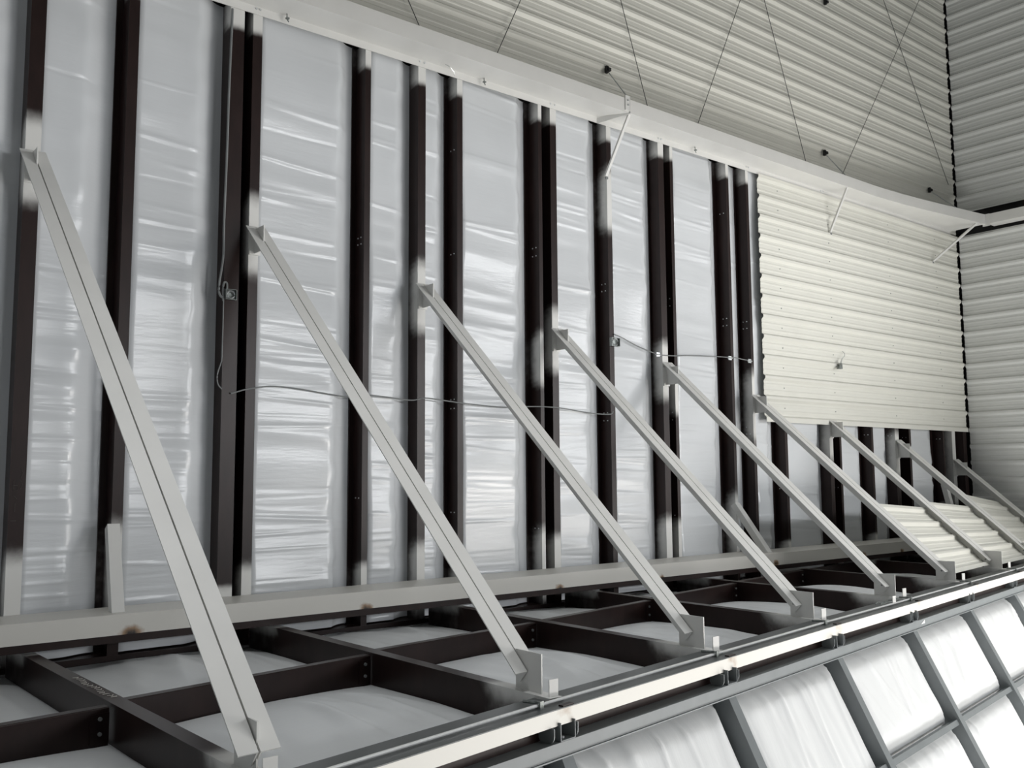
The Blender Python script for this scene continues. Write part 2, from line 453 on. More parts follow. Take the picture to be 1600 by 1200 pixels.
# beam on the end wall
eb = thing('end_wall_beam', (17.55, -2, 11.08), 'white steel channel along the end wall, meeting the long beam in the corner', 'steel beam')
mb = MB()
mb.sweep([((0, -.70, 0), (1, 0, 0), (0, 0, 1)), ((0, -7, 0), (1, 0, 0), (0, 0, 1))],
         [(17.71,11.1),(17.43,11.1),(17.43,11.28),(17.438,11.28),(17.438,11.108),(17.71,11.108)])
mb.build('channel', M['white'], eb)
mb = MB(); mb.obox((17.425,-.62,11.06), (.012,0,0), (0,-.13,0), (0,0,.225)); pl = mb.build('splice_plate', M['white'], eb)
for z in (11.14, 11.19, 11.24):
    b = MB(); b.tube([(17.425,-.68,z), (17.415,-.68,z)], .01, 6); b.build('bolt', M['bolt'], eb)
mb = MB(); mb.box((17.73, -1.40, 11.0), (17.80, -1.22, 11.6))
tag(mb.build('steel_stud', M['primer'], attr=('spray', lambda v: 0)), 'black stud glimpsed in the gap above the end wall beam', 'steel stud')

# thin struts below and tie rods above the top beam
STR = [((8.415,-.335,11.14), (8.27,-.01,10.33), 'first (leftmost) thin white strut, from the top beam down to a dark stud'),
       ((13.395,-.335,11.1), (13.32,-.036,10.40), 'second thin white strut, from the top beam down to the cream panel'),
       ((17.25,-.60,11.1), (16.64,-.036,10.39), 'third thin white strut from the top beam, nearest the corner')]
for a, b, lab in STR:
    mb = MB(); a, b = Vector(a), Vector(b); d = (b-a).normalized(); u = d.cross(Vector((0,1,0))).normalized(); w = u.cross(d)
    mb.sweep([(a, u, w), (b, u, w)], [(-.018,0),(.018,0),(.018,.004),(-.014,.004),(-.014,.03),(-.018,.03)])
    o = tag(mb.build('angle_strut', M['white']), lab, 'strut', 'thin struts under the top beam')
    m2 = MB(); m2.box((b.x-.01, b.y-.01, b.z-.02), (b.x+.03, b.y+.008, b.z+.012)); m2.build('foot_clip', M['cable'], o)
ROD = [((8.385,-.345,11.285), (8.286,-.04,11.76), 'leftmost thin rod from top beam up to a dark wall clip'),
       ((13.33,-.345,11.285), (13.235,-.04,11.72), 'middle thin rod from top beam up to a dark wall clip'),
       ((16.9,-.50,11.285), (16.64,-.04,11.75), 'rightmost thin rod from top beam up to a dark wall clip'),
       ((13.62,-.40,14.60), (13.433,-.04,14.36), 'thin rod and dark clip high on the ribbed wall, cut by top of frame')]
for a, b, lab in ROD:
    mb = MB(); mb.tube([a, b], .008, 6); o = tag(mb.build('tie_rod', M['galv']), lab, 'tie rod', 'thin tie rods on the upper wall')
    m2 = MB(); x, y, z = b; m2.box((x-.03, y-.03, z-.045), (x+.01, y+.01, z+.045)); m2.box((x-.012, y-.05, z-.02), (x+.035, y+.004, z+.02))
    m2.build('wall_clip', M['black'], o)

# thin wires crossing in front of the upper wall
WIR = [((8.1,-.06,14.07),(9.042,-.06,11.40)), ((7.6,-.06,13.87),(6.44,-.06,11.40)), ((12.0,-.06,15.45),(10.03,-.06,11.40)),
       ((10.9,-.06,15.9),(12.69,-.06,11.40)), ((17.3,-.06,16.4),(13.70,-.06,11.45)), ((4.6,-.06,12.8),(5.413,-.06,11.40)), ((14.0,-.06,16.9),(17.35,-.06,11.99))]
WL = ['descending right to behind the first strut bracket', 'leaning right, left of the first strut bracket', 'next one right of the first strut bracket',
      'descending right, mid-wall left of the second tie rod', 'longest, leaning right toward the upper corner', 'leftmost, barely visible above the beam', 'descending right into the corner, faint']
for (a, b), l in zip(WIR, WL):
    mb = MB(); mb.tube([a, b], .0052, 5)
    tag(mb.build('bracing_wire', M['darkcable']), 'thin dark wire on the upper wall, '+l, 'wire', 'thin bracing wires on the upper wall')

# ------------------------------------------------------------------ base beam (two lengths)
BURN = [(.35, 5.29, .0), (2.38, 5.275, .17), (4.52, 5.275, .13), (5.78, 5.30, .10), (6.95, 5.275, .12), (10.9, 5.30, .12), (8.6, 5.275, .08), (13.1, 5.29, .12), (14.2, 5.29, .1)]
def base_beam(x0, x1, label):
    o = thing('base_beam', ((x0+x1)/2, -.18, ZB0), label, 'steel beam', 'white base beam lengths')
    xs = [x0+(x1-x0)*i/int((x1-x0)/.05) for i in range(int((x1-x0)/.05)+1)]
    # upper plate and front face, painted white
    mb = MB()
    zs = [ZB0+.02+i*(ZB1-ZB0-.02)/6 for i in range(7)]
    prof = [(-.004, ZB1), (-.515, ZB1)] + [(-.515, z) for z in reversed(zs[:-1])] + [(-.507, zs[0]), (-.507, ZB1-.008), (-.004, ZB1-.008)]
    mb.sweep([((x, 0, 0), (0, 1, 0), (0, 0, 1)) for x in xs], prof)
    def burn(v):
        s = 0
        for bx, bz, r in BURN:
            if r <= 0: continue
            d = math.hypot((v.x-bx)*.8, v.z-bz)
            s = max(s, 1-smooth(d/(r*.62)))
        return s
    mb.build('painted_channel', M['scorched'], o, attr=('burn', burn))
    mb = MB(); mb.box((x0, -.511, ZB0-.040), (x1, -.44, ZB0+.02)); mb.build('bottom_flange', M['primer'], o, attr=('spray', lambda v: 0))
    return o
base_beam(-1.5, 5.90, 'left length of the white scorched base beam at the foot of the wall')
base_beam(5.905, 16.4, 'right length of the white scorched base beam at the foot of the wall')

# short kickers at the foot of three studs
KICK = [((2.355,-.012,6.13), (2.30,-.42,5.44), 'short white corner brace standing on base beam at the second stud from left'),
        ((10.74,-.012,6.12), (10.93,-.40,5.44), 'short white kicker on the base beam behind the fifth long brace'),
        ((16.76,-.012,6.35), (16.45,-.335,5.60), 'short white kicker near the corner, behind the loose ribbed pieces')]
for a, b, lab in KICK:
    mb = MB(); a, b = Vector(a), Vector(b); d = (b-a).normalized(); u = Vector((1,0,0)); w = u.cross(d).normalized()
    mb.sweep([(a, u, w), (b, u, w)], [(-.05,0),(.05,0),(.05,.006),(-.044,.006),(-.044,.09),(-.05,.09)])
    tag(mb.build('kicker_angle', M['white']), lab, 'kicker', 'short kickers at the wall foot')

# ------------------------------------------------------------------ shelf joists
ROD_Y = [(-2, -5.25), (1.0, -4.66), (2.088, -4.445), (3.548, -4.161), (5.528, -3.82), (7.409, -3.504), (9.468, -3.187), (11.434, -2.877), (13.856, -2.496), (17.7, -1.89)]
def rod_y(x): return interp(ROD_Y, x)
JX = [(1.58, 1.74), (3.58, 3.70), (5.55, 5.60), (7.47, 7.50), (9.44, 9.455), (11.40, 11.40), (13.35, 13.35), (15.30, 15.30), (17.25, 17.25)]
ORD = ['first', 'second', 'third', 'fourth', 'fifth', 'sixth', 'seventh', 'eighth', 'ninth']
def jx(k, y):
    (a, b) = JX[k]; return lerp(a, b, min(1, max(-.1, -y/4.2)))
for k in range(9):
    yf = rod_y(jx(k, -4))+.05
    mb = MB(); T = .008
    ys = [-.01+(yf+.01)*i/40 for i in range(41)]
    fr = [((jx(k, y), y, ZS), (1, 0, 0), (0, 0, 1)) for y in ys]
    mb.sweep(fr, [(0,-.25),(.008,-.25),(.008,-.008),(.1,-.008),(.1,0),(.03,0),(0,0),(0,-.1)])
    mb.sweep(fr, [(.092,-.03),(.1,-.03),(.1,-.008),(.092,-.008)])
    mb.sweep(fr, [(.008,-.25),(.08,-.25),(.08,-.242),(.008,-.242)])
    def spray(v, yf=yf):
        d = v.y-yf
        s = 1-smooth((d-.42)/.35)
        if v.z < ZS-.002: s *= .35 if v.z > ZS-.12 else .2
        e = 1-smooth((-.48-v.y)/.14)
        s = max(s, e*(.8 if v.z > ZS-.002 else .2))
        return s
    o = mb.build('shelf_joist', M['primer'], attr=('spray', spray))
    tag(o, 'dark steel joist of the shelf under the %s diagonal brace from the left' % ORD[k], 'joist', 'dark joists of the shelf')
    if k == 0:
        mb = MB(); rr = random.Random(3)
        for i in range(15):
            y = -1.62-.052*i; x = jx(0, y)+.035+.01*math.sin(i)
            mb.tube([(x, y, ZS+.002), (x+.02+rr.random()*.012, y-.02*rr.random(), ZS+.002), (x+.035, y-.012+.025*rr.random(), ZS+.002)], .0035, 4)
        mb.build('chalk_scrawl', M['chalk'], o)

# bridging channels between the joists
BR = [(-1, (-.25, -2.75), (1.66, -2.505)), (0, (1.78, -2.40), (3.63, -2.11)), (1, (3.76, -1.99), (5.56, -1.74)), (2, (5.70, -1.70), (7.47, -1.38)),
      (3, (7.60, -1.28), (9.44, -.98)), (4, (9.56, -.90), (11.39, -.60)), (5, (11.52, -.62), (13.33, -.36))]
for k, a, b in BR:
    d = Vector((b[0]-a[0], b[1]-a[1], 0)); L = d.length; d.normalize(); nrm = Vector((d.y, -d.x, 0))
    mb = MB()
    fr = [(Vector((a[0], a[1], ZS-.015)), nrm, (0, 0, 1)), (Vector((b[0], b[1], ZS-.015)), nrm, (0, 0, 1))]
    mb.sweep(fr, [(0,-.23),(.008,-.23),(.008,-.006),(0,0)])
    mb.sweep(fr, [(-.065,-.006),(0,-.006),(.004,0),(-.065,0)])
    mb.sweep(fr, [(-.065,-.025),(-.059,-.025),(-.059,-.006),(-.065,-.006)])
    mb.sweep(fr, [(.008,-.23),(.06,-.23),(.06,-.224),(.008,-.224)])
    lab = 'dark bridging channel ' + ('running off the left edge of the frame' if k < 0 else 'between the %s and %s joists from the left' % (ORD[k], ORD[k+1]))
    o = tag(mb.build('bridging_channel', M['primer'], attr=('spray', lambda v: 0)), lab, 'bridging', 'dark bridging channels of the shelf')
    m2 = MB(); e = Vector((b[0], b[1], ZS-.015)); 
    m2.obox(e-d*.11+nrm*.009+Vector((0,0,-.20)), d*.11, nrm*.004, (0,0,.17)); m2.build('end_clip', M['primer'], o, attr=('spray', lambda v: 0))
    for z in (-.06, -.145):
        m3 = MB(); p = e-d*.055+nrm*.012+Vector((0,0,z)); m3.tube([p, p+nrm*.012], .012, 8); m3.build('bolt', M['cable'], o)

# insulation lying in the shelf bays
def shelf_blanket(c00, c10, c11, c01, label, bow=.12, z=ZS-.235):
    rs = [(random.uniform(0, 1), random.uniform(-.4, .4), random.uniform(.005, .016), random.uniform(.006, .02)) for _ in range(26)]
    C = [Vector((*c, 0)) for c in (c00, c10, c11, c01)]
    def fn(u, v):
        p = C[0].lerp(C[1], u).lerp(C[3].lerp(C[2], u), v)
        e = (math.sin(math.pi*min(1, max(0, u))))**.55*(math.sin(math.pi*v))**.45
        d = 0
        for c, s, a, w in rs:
            q = (u-c-s*(v-.5))/w/3
            if abs(q) < 3: d += a*math.exp(-q*q)*math.sin(math.pi*v)
        return (p.x, p.y, z+bow*e+d*e)
    mb = MB(); mb.grid(fn, 110, 36)
    return tag(mb.build('shelf_blanket', M['film_flat'], smooth=True, fix=False), label, 'insulation', 'white insulation in the shelf bays')
for k in range(-1, 6):
    _, a, b = BR[k+1]
    l = lambda y: (jx(k, y)+.01) if k >= 0 else lerp(-.40, -.25, -y/4.2)
    r = lambda y: jx(k+1, y)
    fl, frr = rod_y(l(-4))+.04, rod_y(r(-4))+.04
    nm = 'left of the first joist' if k < 0 else 'between the %s and %s joists' % (ORD[k], ORD[k+1])
    shelf_blanket((l(fl), fl), (r(frr), frr), (r(b[1]), b[1]), (l(a[1]), a[1]), 'white shelf insulation next to the rail, '+nm)
    if b[1] < -.7:
        shelf_blanket((l(a[1]), a[1]), (r(b[1]), b[1]), (r(-.01), -.01), (l(-.01), -.01), 'white shelf insulation next to the wall, '+nm, bow=.10)
for k in (6, 7):
    l = jx(k, -3)+.01; r = jx(k+1, -3)
    shelf_blanket((l, rod_y(l)+.04), (r, rod_y(r)+.04), (r, -.01), (l, -.01), 'white film insulation in the shelf bay %s from the right' % ('second' if k == 6 else 'first'), bow=.08)

# ------------------------------------------------------------------ long diagonal braces
BL = [((1.606,-.02,9.227),(1.771,-4.508)), ((3.558,-.02,8.9),(3.741,-3.962)), ((5.469,-.02,8.585),(5.63,-3.66)), ((7.392,-.02,8.279),(7.541,-3.326)),
      ((9.338,-.02,8.009),(9.504,-3.082)), ((11.225,-.02,7.668),(11.455,-2.759)), ((13.159,-.02,7.371),(13.407,-2.399)), ((15.152,-.02,7.09),(15.345,-2.09)), ((17.159,-.02,6.77),(17.30,-1.75))]
WHERE = ['leftmost and largest white diagonal brace, double angle, from wall stud to shelf', 'second white diagonal brace from the left, rising to the stud beside the conduit',
         'third white diagonal brace from the left, rising left of a stud pair', 'fourth white diagonal brace from the left, in the middle of the wall',
         'fifth white diagonal brace, ending high at the pair of studs left of the cream panel', 'sixth white diagonal brace, starting at the lower left corner of the cream panel',
         'seventh white diagonal brace, starting under the bottom edge of the cream panel', 'eighth white diagonal brace, passing between two loose ribbed pieces', 'ninth and last white diagonal brace, nearest the end wall corner']
ZTOP = [9.181, 8.856, 8.538, 8.229, 7.922, 7.617, 7.307, 7.0, 6.69]
BFR = []
for k in range(9):
    T3 = Vector(BL[k][0]); F3 = Vector((*BL[k][1], ZS))
    d = (F3-T3).normalized()
    X = Vector((1, 0, 0)); X = (X - d*X.dot(d)).normalized()
    N = X.cross(d).normalized()
    if N.z < 0: N = -N
    BFR.append((T3, F3, d, X, N))
    o = thing('diagonal_brace', F3, WHERE[k], 'brace', 'white diagonal braces')
    Lb = (F3-T3).length*(1 - .115/(T3.z-ZS))
    A = T3 - d*.0; B = T3 + d*Lb
    for s in (-1, 1):
        mb = MB()
        mb.sweep([(A, X*s, N), (B, X*s, N)], [(.005,0),(.1,0),(.1,-.008),(.013,-.008),(.013,-.1),(.005,-.1)])
        mb.build('steel_angle', M['white'], o)
    # gusset on the shelf
    yo = rod_y(F3.x) + .165; gx = F3.x
    mb = MB(); mb.box((gx-.0045, yo, ZS), (gx+.0045, yo+.245, ZS+.235)); mb.build('foot_gusset', M['white'], o)
    mb = MB(); zt = ZTOP[k]+.02; x = T3.x
    mb.box((x-.0048, -.215, zt-.235), (x+.0048, -.012, zt)); mb.build('head_gusset', M['white'], o)
    mb = MB(); mb.box((x-.055, -.012, zt-.25), (x+.055, 0, zt+.0)); mb.build('base_plate', M['white'], o)
    b = MB(); p = B-d*.06-N*.05-X*.013; b.tube([p, p-X*.012], .011, 8); b.build('bolt', M['cable'], o)

# small upright tabs at the joist ends
for k in range(8):
    x = jx(k, -4)+.06; y = rod_y(x)+.07
    mb = MB(); mb.box((x-.035, y, ZS), (x+.035, y+.006, ZS+.10))
    tag(mb.build('upright_tab', M['white']), 'small white upright steel tab at the rail end of the %s joist' % ORD[k], 'tab', 'small upright tabs along the rail')

# ------------------------------------------------------------------ loose ribbed pieces between the last braces
PC = [(5, .60, .955, 'ribbed cream offcut lying between the sixth and seventh braces', 0), (6, .56, .965, 'ribbed cream offcut lying between the seventh and eighth braces', .03),
      (7, .44, .97, 'ribbed cream offcut lying between the eighth and ninth braces, lifted top corner', .09)]
for k, t0, t1, lab, lift in PC:
    T0, F0, d0, X0, N0 = BFR[k]; T1, F1, d1, X1, N1 = BFR[k+1]
    def pt(s, t, dn): 
        a = T0.lerp(F0, t)-N0*dn; b = T1.lerp(F1, t)-N1*dn
        return a.lerp(b, s)
    L = (F0-T0).length
    pr = rib_profile(-L*t1, -L*t0, -L*t1+.05, .3045)
    mb = MB(); n = len(pr)
    V = []; 
    for s in (.02, .99):
        for z, o in pr:
            t = -z/L
            V.append(pt(s, t, .105-o+(lift*max(0, (t1-t)/(t1-t0)-.6)*-1 if s < .5 else 0)))
        for z, o in reversed(pr):
            t = -z/L
            V.append(pt(s, t, .108-o+(lift*max(0, (t1-t)/(t1-t0)-.6)*-1 if s < .5 else 0)))
    m = 2*n; F = [(i, (i+1) % m, m+(i+1) % m, m+i) for i in range(m)]
    mb.add(V, F); tag(mb.build('ribbed_offcut', M['liner']), lab, 'metal sheet', 'loose ribbed offcuts')

# ------------------------------------------------------------------ rail along the outer edge of the shelf
RX = [-1.5, 1.0, 2.088, 3.548, 5.528, 7.409, 9.468, 11.434, 13.856, 17.6]
def rail_frame(x):
    """origin on the rod line, outward normal (towards the hall), up"""
    i = max(1, min(len(RX)-2, sum(1 for r in RX if r < x)))
    a = Vector((x-.6, rod_y(x-.6), 0)); b = Vector((x+.6, rod_y(x+.6), 0))
    t = (b-a).normalized(); n = Vector((t.y, -t.x, 0))
    return Vector((x, rod_y(x), ZS)), n, t
frs = [(rail_frame(x)[0], rail_frame(x)[1], Vector((0, 0, 1))) for x in RX]
rail = thing('edge_rail', (7.4, -3.5, ZS-.3), 'long steel edge rail of the shelf with white face and dark top', 'steel beam')
mb = MB(); mb.sweep(frs, [(-.19,-.018),(.092,-.018),(.092,-.024),(-.19,-.024)]); mb.sweep(frs, [(-.19,-.10),(-.182,-.10),(-.182,-.024),(-.19,-.024)])
mb.build('top_flange', M['railtop'], rail)
dense = [x for i in range(len(RX)-1) for x in [RX[i]+(RX[i+1]-RX[i])*j/30 for j in range(30)]]+[RX[-1]]
mb = MB(); mb.sweep([(rail_frame(x)[0], rail_frame(x)[1], Vector((0,0,1))) for x in dense],
                    [(.084,-.024),(.092,-.024),(.092,-.045),(.092,-.07),(.092,-.112),(.04,-.112),(.04,-.106),(.084,-.106)])
SPL = [1.85, 3.74, 5.66, 7.56, 9.56, 11.5, 13.4]
def stain(v):
    s = 0
    for x in SPL:
        s = max(s, (1-smooth(abs(v.x-x)/.09))*.20, (1-smooth(math.hypot(v.x-x+.05, (v.z-ZS+.03)*2)/.12))*.30)
    return s
mb.build('white_face', M['scorched'], rail, attr=('burn', stain))
mb = MB(); mb.sweep(frs, [(-.02,-.112),(.0,-.112),(.0,-.30),(-.02,-.30)]); mb.build('back_web', M['primer'], rail, attr=('spray', lambda v: 0))
for x in SPL:
    p, n, t = rail_frame(x-.02); m2 = MB(); m2.obox(p-t*.06+n*.05+Vector((0,0,-.018)), t*.10, n*.035, (0,0,.008)); m2.build('rusty_shim', M['primer'], rail, attr=('spray', lambda v: .12))

cond = thing('edge_rod', (7.4, -3.5, ZS), 'thin bright galvanised rod running along the top of the edge rail', 'rod')
mb = MB(); mb.tube([rail_frame(x)[0] for x in RX], .0095, 8); mb.build('rod', M['rod'], cond)
for x in (1.62, 3.548, 5.528, 7.409, 9.468, 11.434, 13.4):
    p, n, t = rail_frame(x); m2 = MB()
    m2.obox(p-t*.016-n*.02+Vector((0,0,-.02)), t*.032, n*.045, (0,0,.010)); m2.obox(p-t*.016+n*.014+Vector((0,0,-.02)), t*.032, n*.010, (0,0,.045))
    m2.obox(p-t*.02-n*.02+Vector((0,0,.012)), t*.012, n*.04, (0,0,.012)); m2.tube([p-t*.02-n*.10+Vector((0,0,.012)), p-t*.01+Vector((0,0,.016))], .010, 6)
    m2.build('beam_clamp', M['box'], cond)
p, n, t = rail_frame(9.03)
mb = MB(); mb.box((p.x-.03, p.y-.01, ZS+.01), (p.x+.03, p.y-.004, ZS+.075)); tag(mb.build('upright_tab', M['white']), 'small white tab on the rod between the fourth and fifth tabs, beside loose wire', 'tab')
mb = MB(); pts = [(8.62,-3.30),(8.70,-3.27),(8.82,-3.28),(8.95,-3.24),(9.08,-3.22),(9.16,-3.235)]
mb.tube([(x, y, ZS+.03+.012*(i % 2)) for i, (x, y) in enumerate(pts)], .006, 5); mb.tube([(x+.05, y-.02, ZS+.02+.015*((i+1) % 2)) for i, (x, y) in enumerate(pts)], .005, 5)
tag(mb.build('wire_tail', M['box']), 'scrap of loose twisted wire lying on the rod behind the fourth joist bay', 'wire')

# ------------------------------------------------------------------ sloped lower wall
e1 = Vector((.987, .162, 0)).normalized(); dn = Vector((.073, -.444, -.893)).normalized(); nin = e1.cross(dn).normalized()
if nin.y > 0: nin = -nin
O = rail_frame(3.548)[0] + rail_frame(3.548)[1]*.1 + Vector((0, 0, -.285))
def sp(s, u, o=0): return O+e1*s+dn*u+nin*o
# eave girt
mb = MB(); s0, s1 = -5.2, 14.2
nh = Vector((e1.y, -e1.x, 0)); up = Vector((0, 0, 1))
fr = [(sp(s0, 0), nh, up), (sp(s1, 0), nh, up)]
mb.sweep(fr, [(0,-.004),(.006,-.004),(.006,.086),(0,.086)]); mb.sweep(fr, [(-.12,.080),(0,.080),(0,.086),(-.12,.086)])
mb.sweep(fr, [(-.05,-.004),(0,-.004),(0,.002),(-.05,.002)]); mb.sweep(fr, [(.006,-.004),(.016,-.004),(.016,.004),(.006,.004)])
mb.sweep(fr, [(.006,.080),(.012,.080),(.012,.086),(.006,.086)])
tag(mb.build('eave_girt', M['gray']), 'long gray steel girt directly below the edge rail', 'steel beam')
MS = [-3.63, -1.73, .173, 2.078, 3.985, 5.86, 7.77, 9.66, 11.55, 13.4]
MN = ['second off-frame', 'off-frame', 'leftmost visible', 'second', 'third', 'fourth', 'fifth', 'sixth', 'seventh', 'eighth']
ML = 4.9
vis = [i for i, s in enumerate(MS) if i >= 2]
for i in vis:
    s = MS[i]; mb = MB()
    fr = [(sp(s, 0), e1, nin), (sp(s, ML), e1, nin)]
    mb.sweep(fr, [(-.10,-.008),(0,-.008),(0,0),(-.10,0)]); mb.sweep(fr, [(-.10,-.17),(-.092,-.17),(-.092,-.008),(-.10,-.008)]); mb.sweep(fr, [(-.008,-.03),(0,-.03),(0,-.008),(-.008,-.008)])
    mb.sweep(fr, [(-.17,-.17),(-.10,-.17),(-.10,-.162),(-.17,-.162)])
    tag(mb.build('slope_purlin', M['gray']), '%s gray sloping purlin from the left, below the eave girt' % MN[i].replace('leftmost visible', 'first'), 'purlin', 'gray purlins of the sloped wall')
    if i < 9:
        # bracket tying rail to girt
        bs = s-.05
        b0 = sp(bs, 0)+up*.086
        o = thing('rail_bracket', b0, 'dark U-shaped bracket between rail and girt at the %s sloping purlin' % MN[i].replace('leftmost visible', 'first'), 'bracket', 'dark brackets under the edge rail')
        m2 = MB()
        for sd in (-.065, .065):
            m2.obox(b0+e1*sd-nh*.115, e1*.006, nh*.125, up*.105)
        m2.obox(b0-e1*.065-nh*.115, e1*.135, nh*.125, up*.006); m2.build('channel_clip', M['gray'], o)
        for sd in (-.13, .085):
            m2 = MB(); q0 = b0+e1*sd-nh*.045+up*.086
            pr = [(-.055, 0), (.06, 0)]+[(.06*math.cos(a*math.pi/10), -.045-.05*math.sin(a*math.pi/10)) for a in range(0, 11)][:-1]+[(-.055, -.045)]
            m2.sweep([(q0, nh, up), (q0+e1*.007, nh, up)], pr); m2.build('bearing_lug', M['gray'], o)
        m2 = MB(); m2.tube([b0+up*.006-nh*.03, b0+up*.016-nh*.03], .01, 8); m2.build('bolt', M['bolt'], o)
# cross pieces
for i in (3, 4, 5, 6, 7):
    a = MS[i]; b = MS[i+1]-.10
    mb = MB(); fr = [(sp(a, .90), dn, nin), (sp(b, .90), dn, nin)]
    mb.sweep(fr, [(0,-.03),(.05,-.03),(.05,-.024),(0,-.024)]); mb.sweep(fr, [(0,-.12),(.006,-.12),(.006,-.03),(0,-.03)])
    tag(mb.build('cross_piece', M['gray']), 'gray cross piece between the %s and %s sloping purlins' % (MN[i], MN[i+1]), 'cross piece', 'gray cross pieces of the sloped wall')
# film in the sloped bays
def slope_blanket(s0, s1, u0, u1, label, bow=.10):
    rs = [(random.uniform(0, 1), random.uniform(-.35, .35), random.uniform(.004, .013), random.uniform(.004, .02)) for _ in range(22)]
    ed = .2
    def fn(a, b):
        s = lerp(s0, s1, a); u = lerp(u0, u1, b)
        e = min(1, (s-s0)/ed, (s1-s)/ed, (u-u0)/ed+.15, (u1-u)/ed+.05); e = math.sin(max(0, e)*math.pi/2)
        d = 0
        for c, k, am, w in rs:
            q = (a-c-k*(b-.3))/w/2
            if abs(q) < 3: d += am*math.exp(-q*q)*(1-b*.5)
        return sp(s, u, -.155+bow*e+d*e)
    mb = MB(); mb.grid(fn, 90, max(14, int((u1-u0)/.05)))
    return tag(mb.build('slope_blanket', M['film_slope'], smooth=True, fix=False), label, 'insulation', 'white insulation of the sloped wall')
slope_blanket(MS[1], MS[2]-.1, -.01, ML, 'white film insulation left of the first sloping purlin, at the bottom edge')
slope_blanket(MS[2], MS[3]-.1, -.01, ML, 'white film insulation between the first and second sloping purlins, strongly creased')
slope_blanket(MS[3], MS[4]-.1, -.01, ML, 'white film insulation between the second and third sloping purlins')
for i in (4, 5, 6, 7):
    slope_blanket(MS[i], MS[i+1]-.1, -.01, .90, 'white insulation above the cross piece, between %s and %s sloping purlins' % (MN[i], MN[i+1]))
    slope_blanket(MS[i], MS[i+1]-.1, .91, ML, 'white insulation below the cross piece, between %s and %s sloping purlins' % (MN[i], MN[i+1]))
slope_blanket(MS[8], MS[9]-.1, -.01, ML, 'white film insulation right of the seventh sloping purlin')
mb = MB(); q = sp(6.0, -.03, .02); mb.add([q, q+e1*.10-up*.0, q+e1*.10+up*.035, q+up*.005, q+nin*.004, q+e1*.10+nin*.004, q+e1*.10+up*.035+nin*.004, q+up*.005+nin*.004],
    [(0,1,2,3),(4,7,6,5),(0,4,5,1),(1,5,6,2),(2,6,7,3),(3,7,4,0)])
tag(mb.build('scrap_tab', M['white']), 'small white scrap tab lying on the gray girt near the fourth purlin', 'tab')

# ------------------------------------------------------------------ electrical bits on the wall
def cable(name, pts, r, mat, label, y=None):
    cu = [Vector((p[0], (p[2] if len(p) > 2 else -.012), p[1])) for p in pts]
    out = []
    for i in range(len(cu)-1):
        p0 = cu[max(i-1, 0)]; p1 = cu[i]; p2 = cu[i+1]; p3 = cu[min(i+2, len(cu)-1)]
        for j in range(6):
            t = j/6
            out.append(.5*((2*p1)+(p2-p0)*t+(2*p0-5*p1+4*p2-p3)*t*t+(3*p1-p0-3*p2+p3)*t**3))
    out.append(cu[-1])
    mb = MB(); mb.tube(out, r, 7)
    return tag(mb.build(name, M[mat]), label, 'cable')
cable('conduit', [(3.285,11.0),(3.268,10.2),(3.262,9.6),(3.25,8.906),(3.25,8.571),(3.216,8.293),(3.225,8.204),(3.262,8.175)], .011, 'cable', 'gray conduit running down the wide stud from the top beam to the junction box')
cable('conduit', [(3.258,8.148),(3.255,8.269),(3.266,8.324),(3.291,8.315),(3.292,8.245)], .010, 'cable', 'short gray conduit loop over the junction box on the wide stud')
cable('drop_cable', [(3.262,8.17),(3.262,7.9),(3.259,7.609),(3.254,7.573),(3.221,7.458),(3.229,7.37),(3.266,7.325)], .006, 'cable', 'thin gray cable hanging below the junction box, its tail curling left')
cable('wall_cable', [(3.35,7.29,-.015),(3.395,7.302),(3.481,7.33),(3.594,7.354),(3.786,7.383,.03),(4.052,7.373,.03),(4.542,7.322,.03),(4.70,7.335),(4.836,7.343),(4.988,7.344,.03),(5.34,7.32,.02),(5.501,7.348),(5.827,7.329,.0),(6.007,7.315),(6.592,7.297,.02),(6.973,7.321,.02),(7.2,7.325),(7.473,7.318),(7.948,7.282,.02),(8.25,7.275,-.02),(8.31,7.312,-.02)], .007, 'cable', 'long gray cable strung low across five stud bays, behind the braces')
cable('wall_cable', [(8.36,8.30),(8.533,8.274,.02),(8.826,8.191,.03),(9.189,8.102,0),(9.30,8.10),(9.505,8.109),(9.898,8.147,.03),(10.45,8.17,.0),(10.574,8.172),(10.804,8.18),(11.0,8.17,.0),(11.16,8.165)], .007, 'cable', 'gray cable clipped across studs from junction box toward the cream panel')
for x, z, lab in ((9.17, 8.10, 'left of the fifth brace pair'), (10.67, 8.165, 'on the second stud left of the cream panel'), (11.12, 8.155, 'on the stud at the cream panel edge')):
    mb = MB(); mb.box((x-.03, -.022, z-.028), (x+.03, -.010, z+.028)); mb.tube([(x-.05,-.02,z),(x+.05,-.02,z)], .009, 6)
    tag(mb.build('cable_clip', M['galv']), 'small bright cable clip '+lab, 'clip', 'cable clips on the studs')
def jbox(x0, x1, z0, z1, label, y=-.0):
    o = thing('junction_box', ((x0+x1)/2, y, z0), label, 'junction box')
    mb = MB(); t = .004; dp = .045
    mb.box((x0, y-.006, z0), (x1, y-.002, z1))
    for a in ((x0, x0+t, z0, z1), (x1-t, x1, z0, z1)): mb.box((a[0], y-dp, a[2]), (a[1], y-.006, a[3]))
    for a in ((x0+t, x1-t, z0, z0+t), (x0+t, x1-t, z1-t, z1)): mb.box((a[0], y-dp, a[2]), (a[1], y-.006, a[3]))
    mb.build('box_shell', M['box'], o)
    cx, cz = (x0+x1)/2, (z0+z1)/2; r = (x1-x0)*.34
    mb = MB(); mb.tube([(cx+r*math.cos(a*.5), y-.03, cz+r*math.sin(a*.5)) for a in range(13)], .006, 6); mb.build('wire_coil', M['galv'], o)
jbox(3.272, 3.378, 8.165, 8.262, 'square zinc junction box with coiled wire on the wide stud')
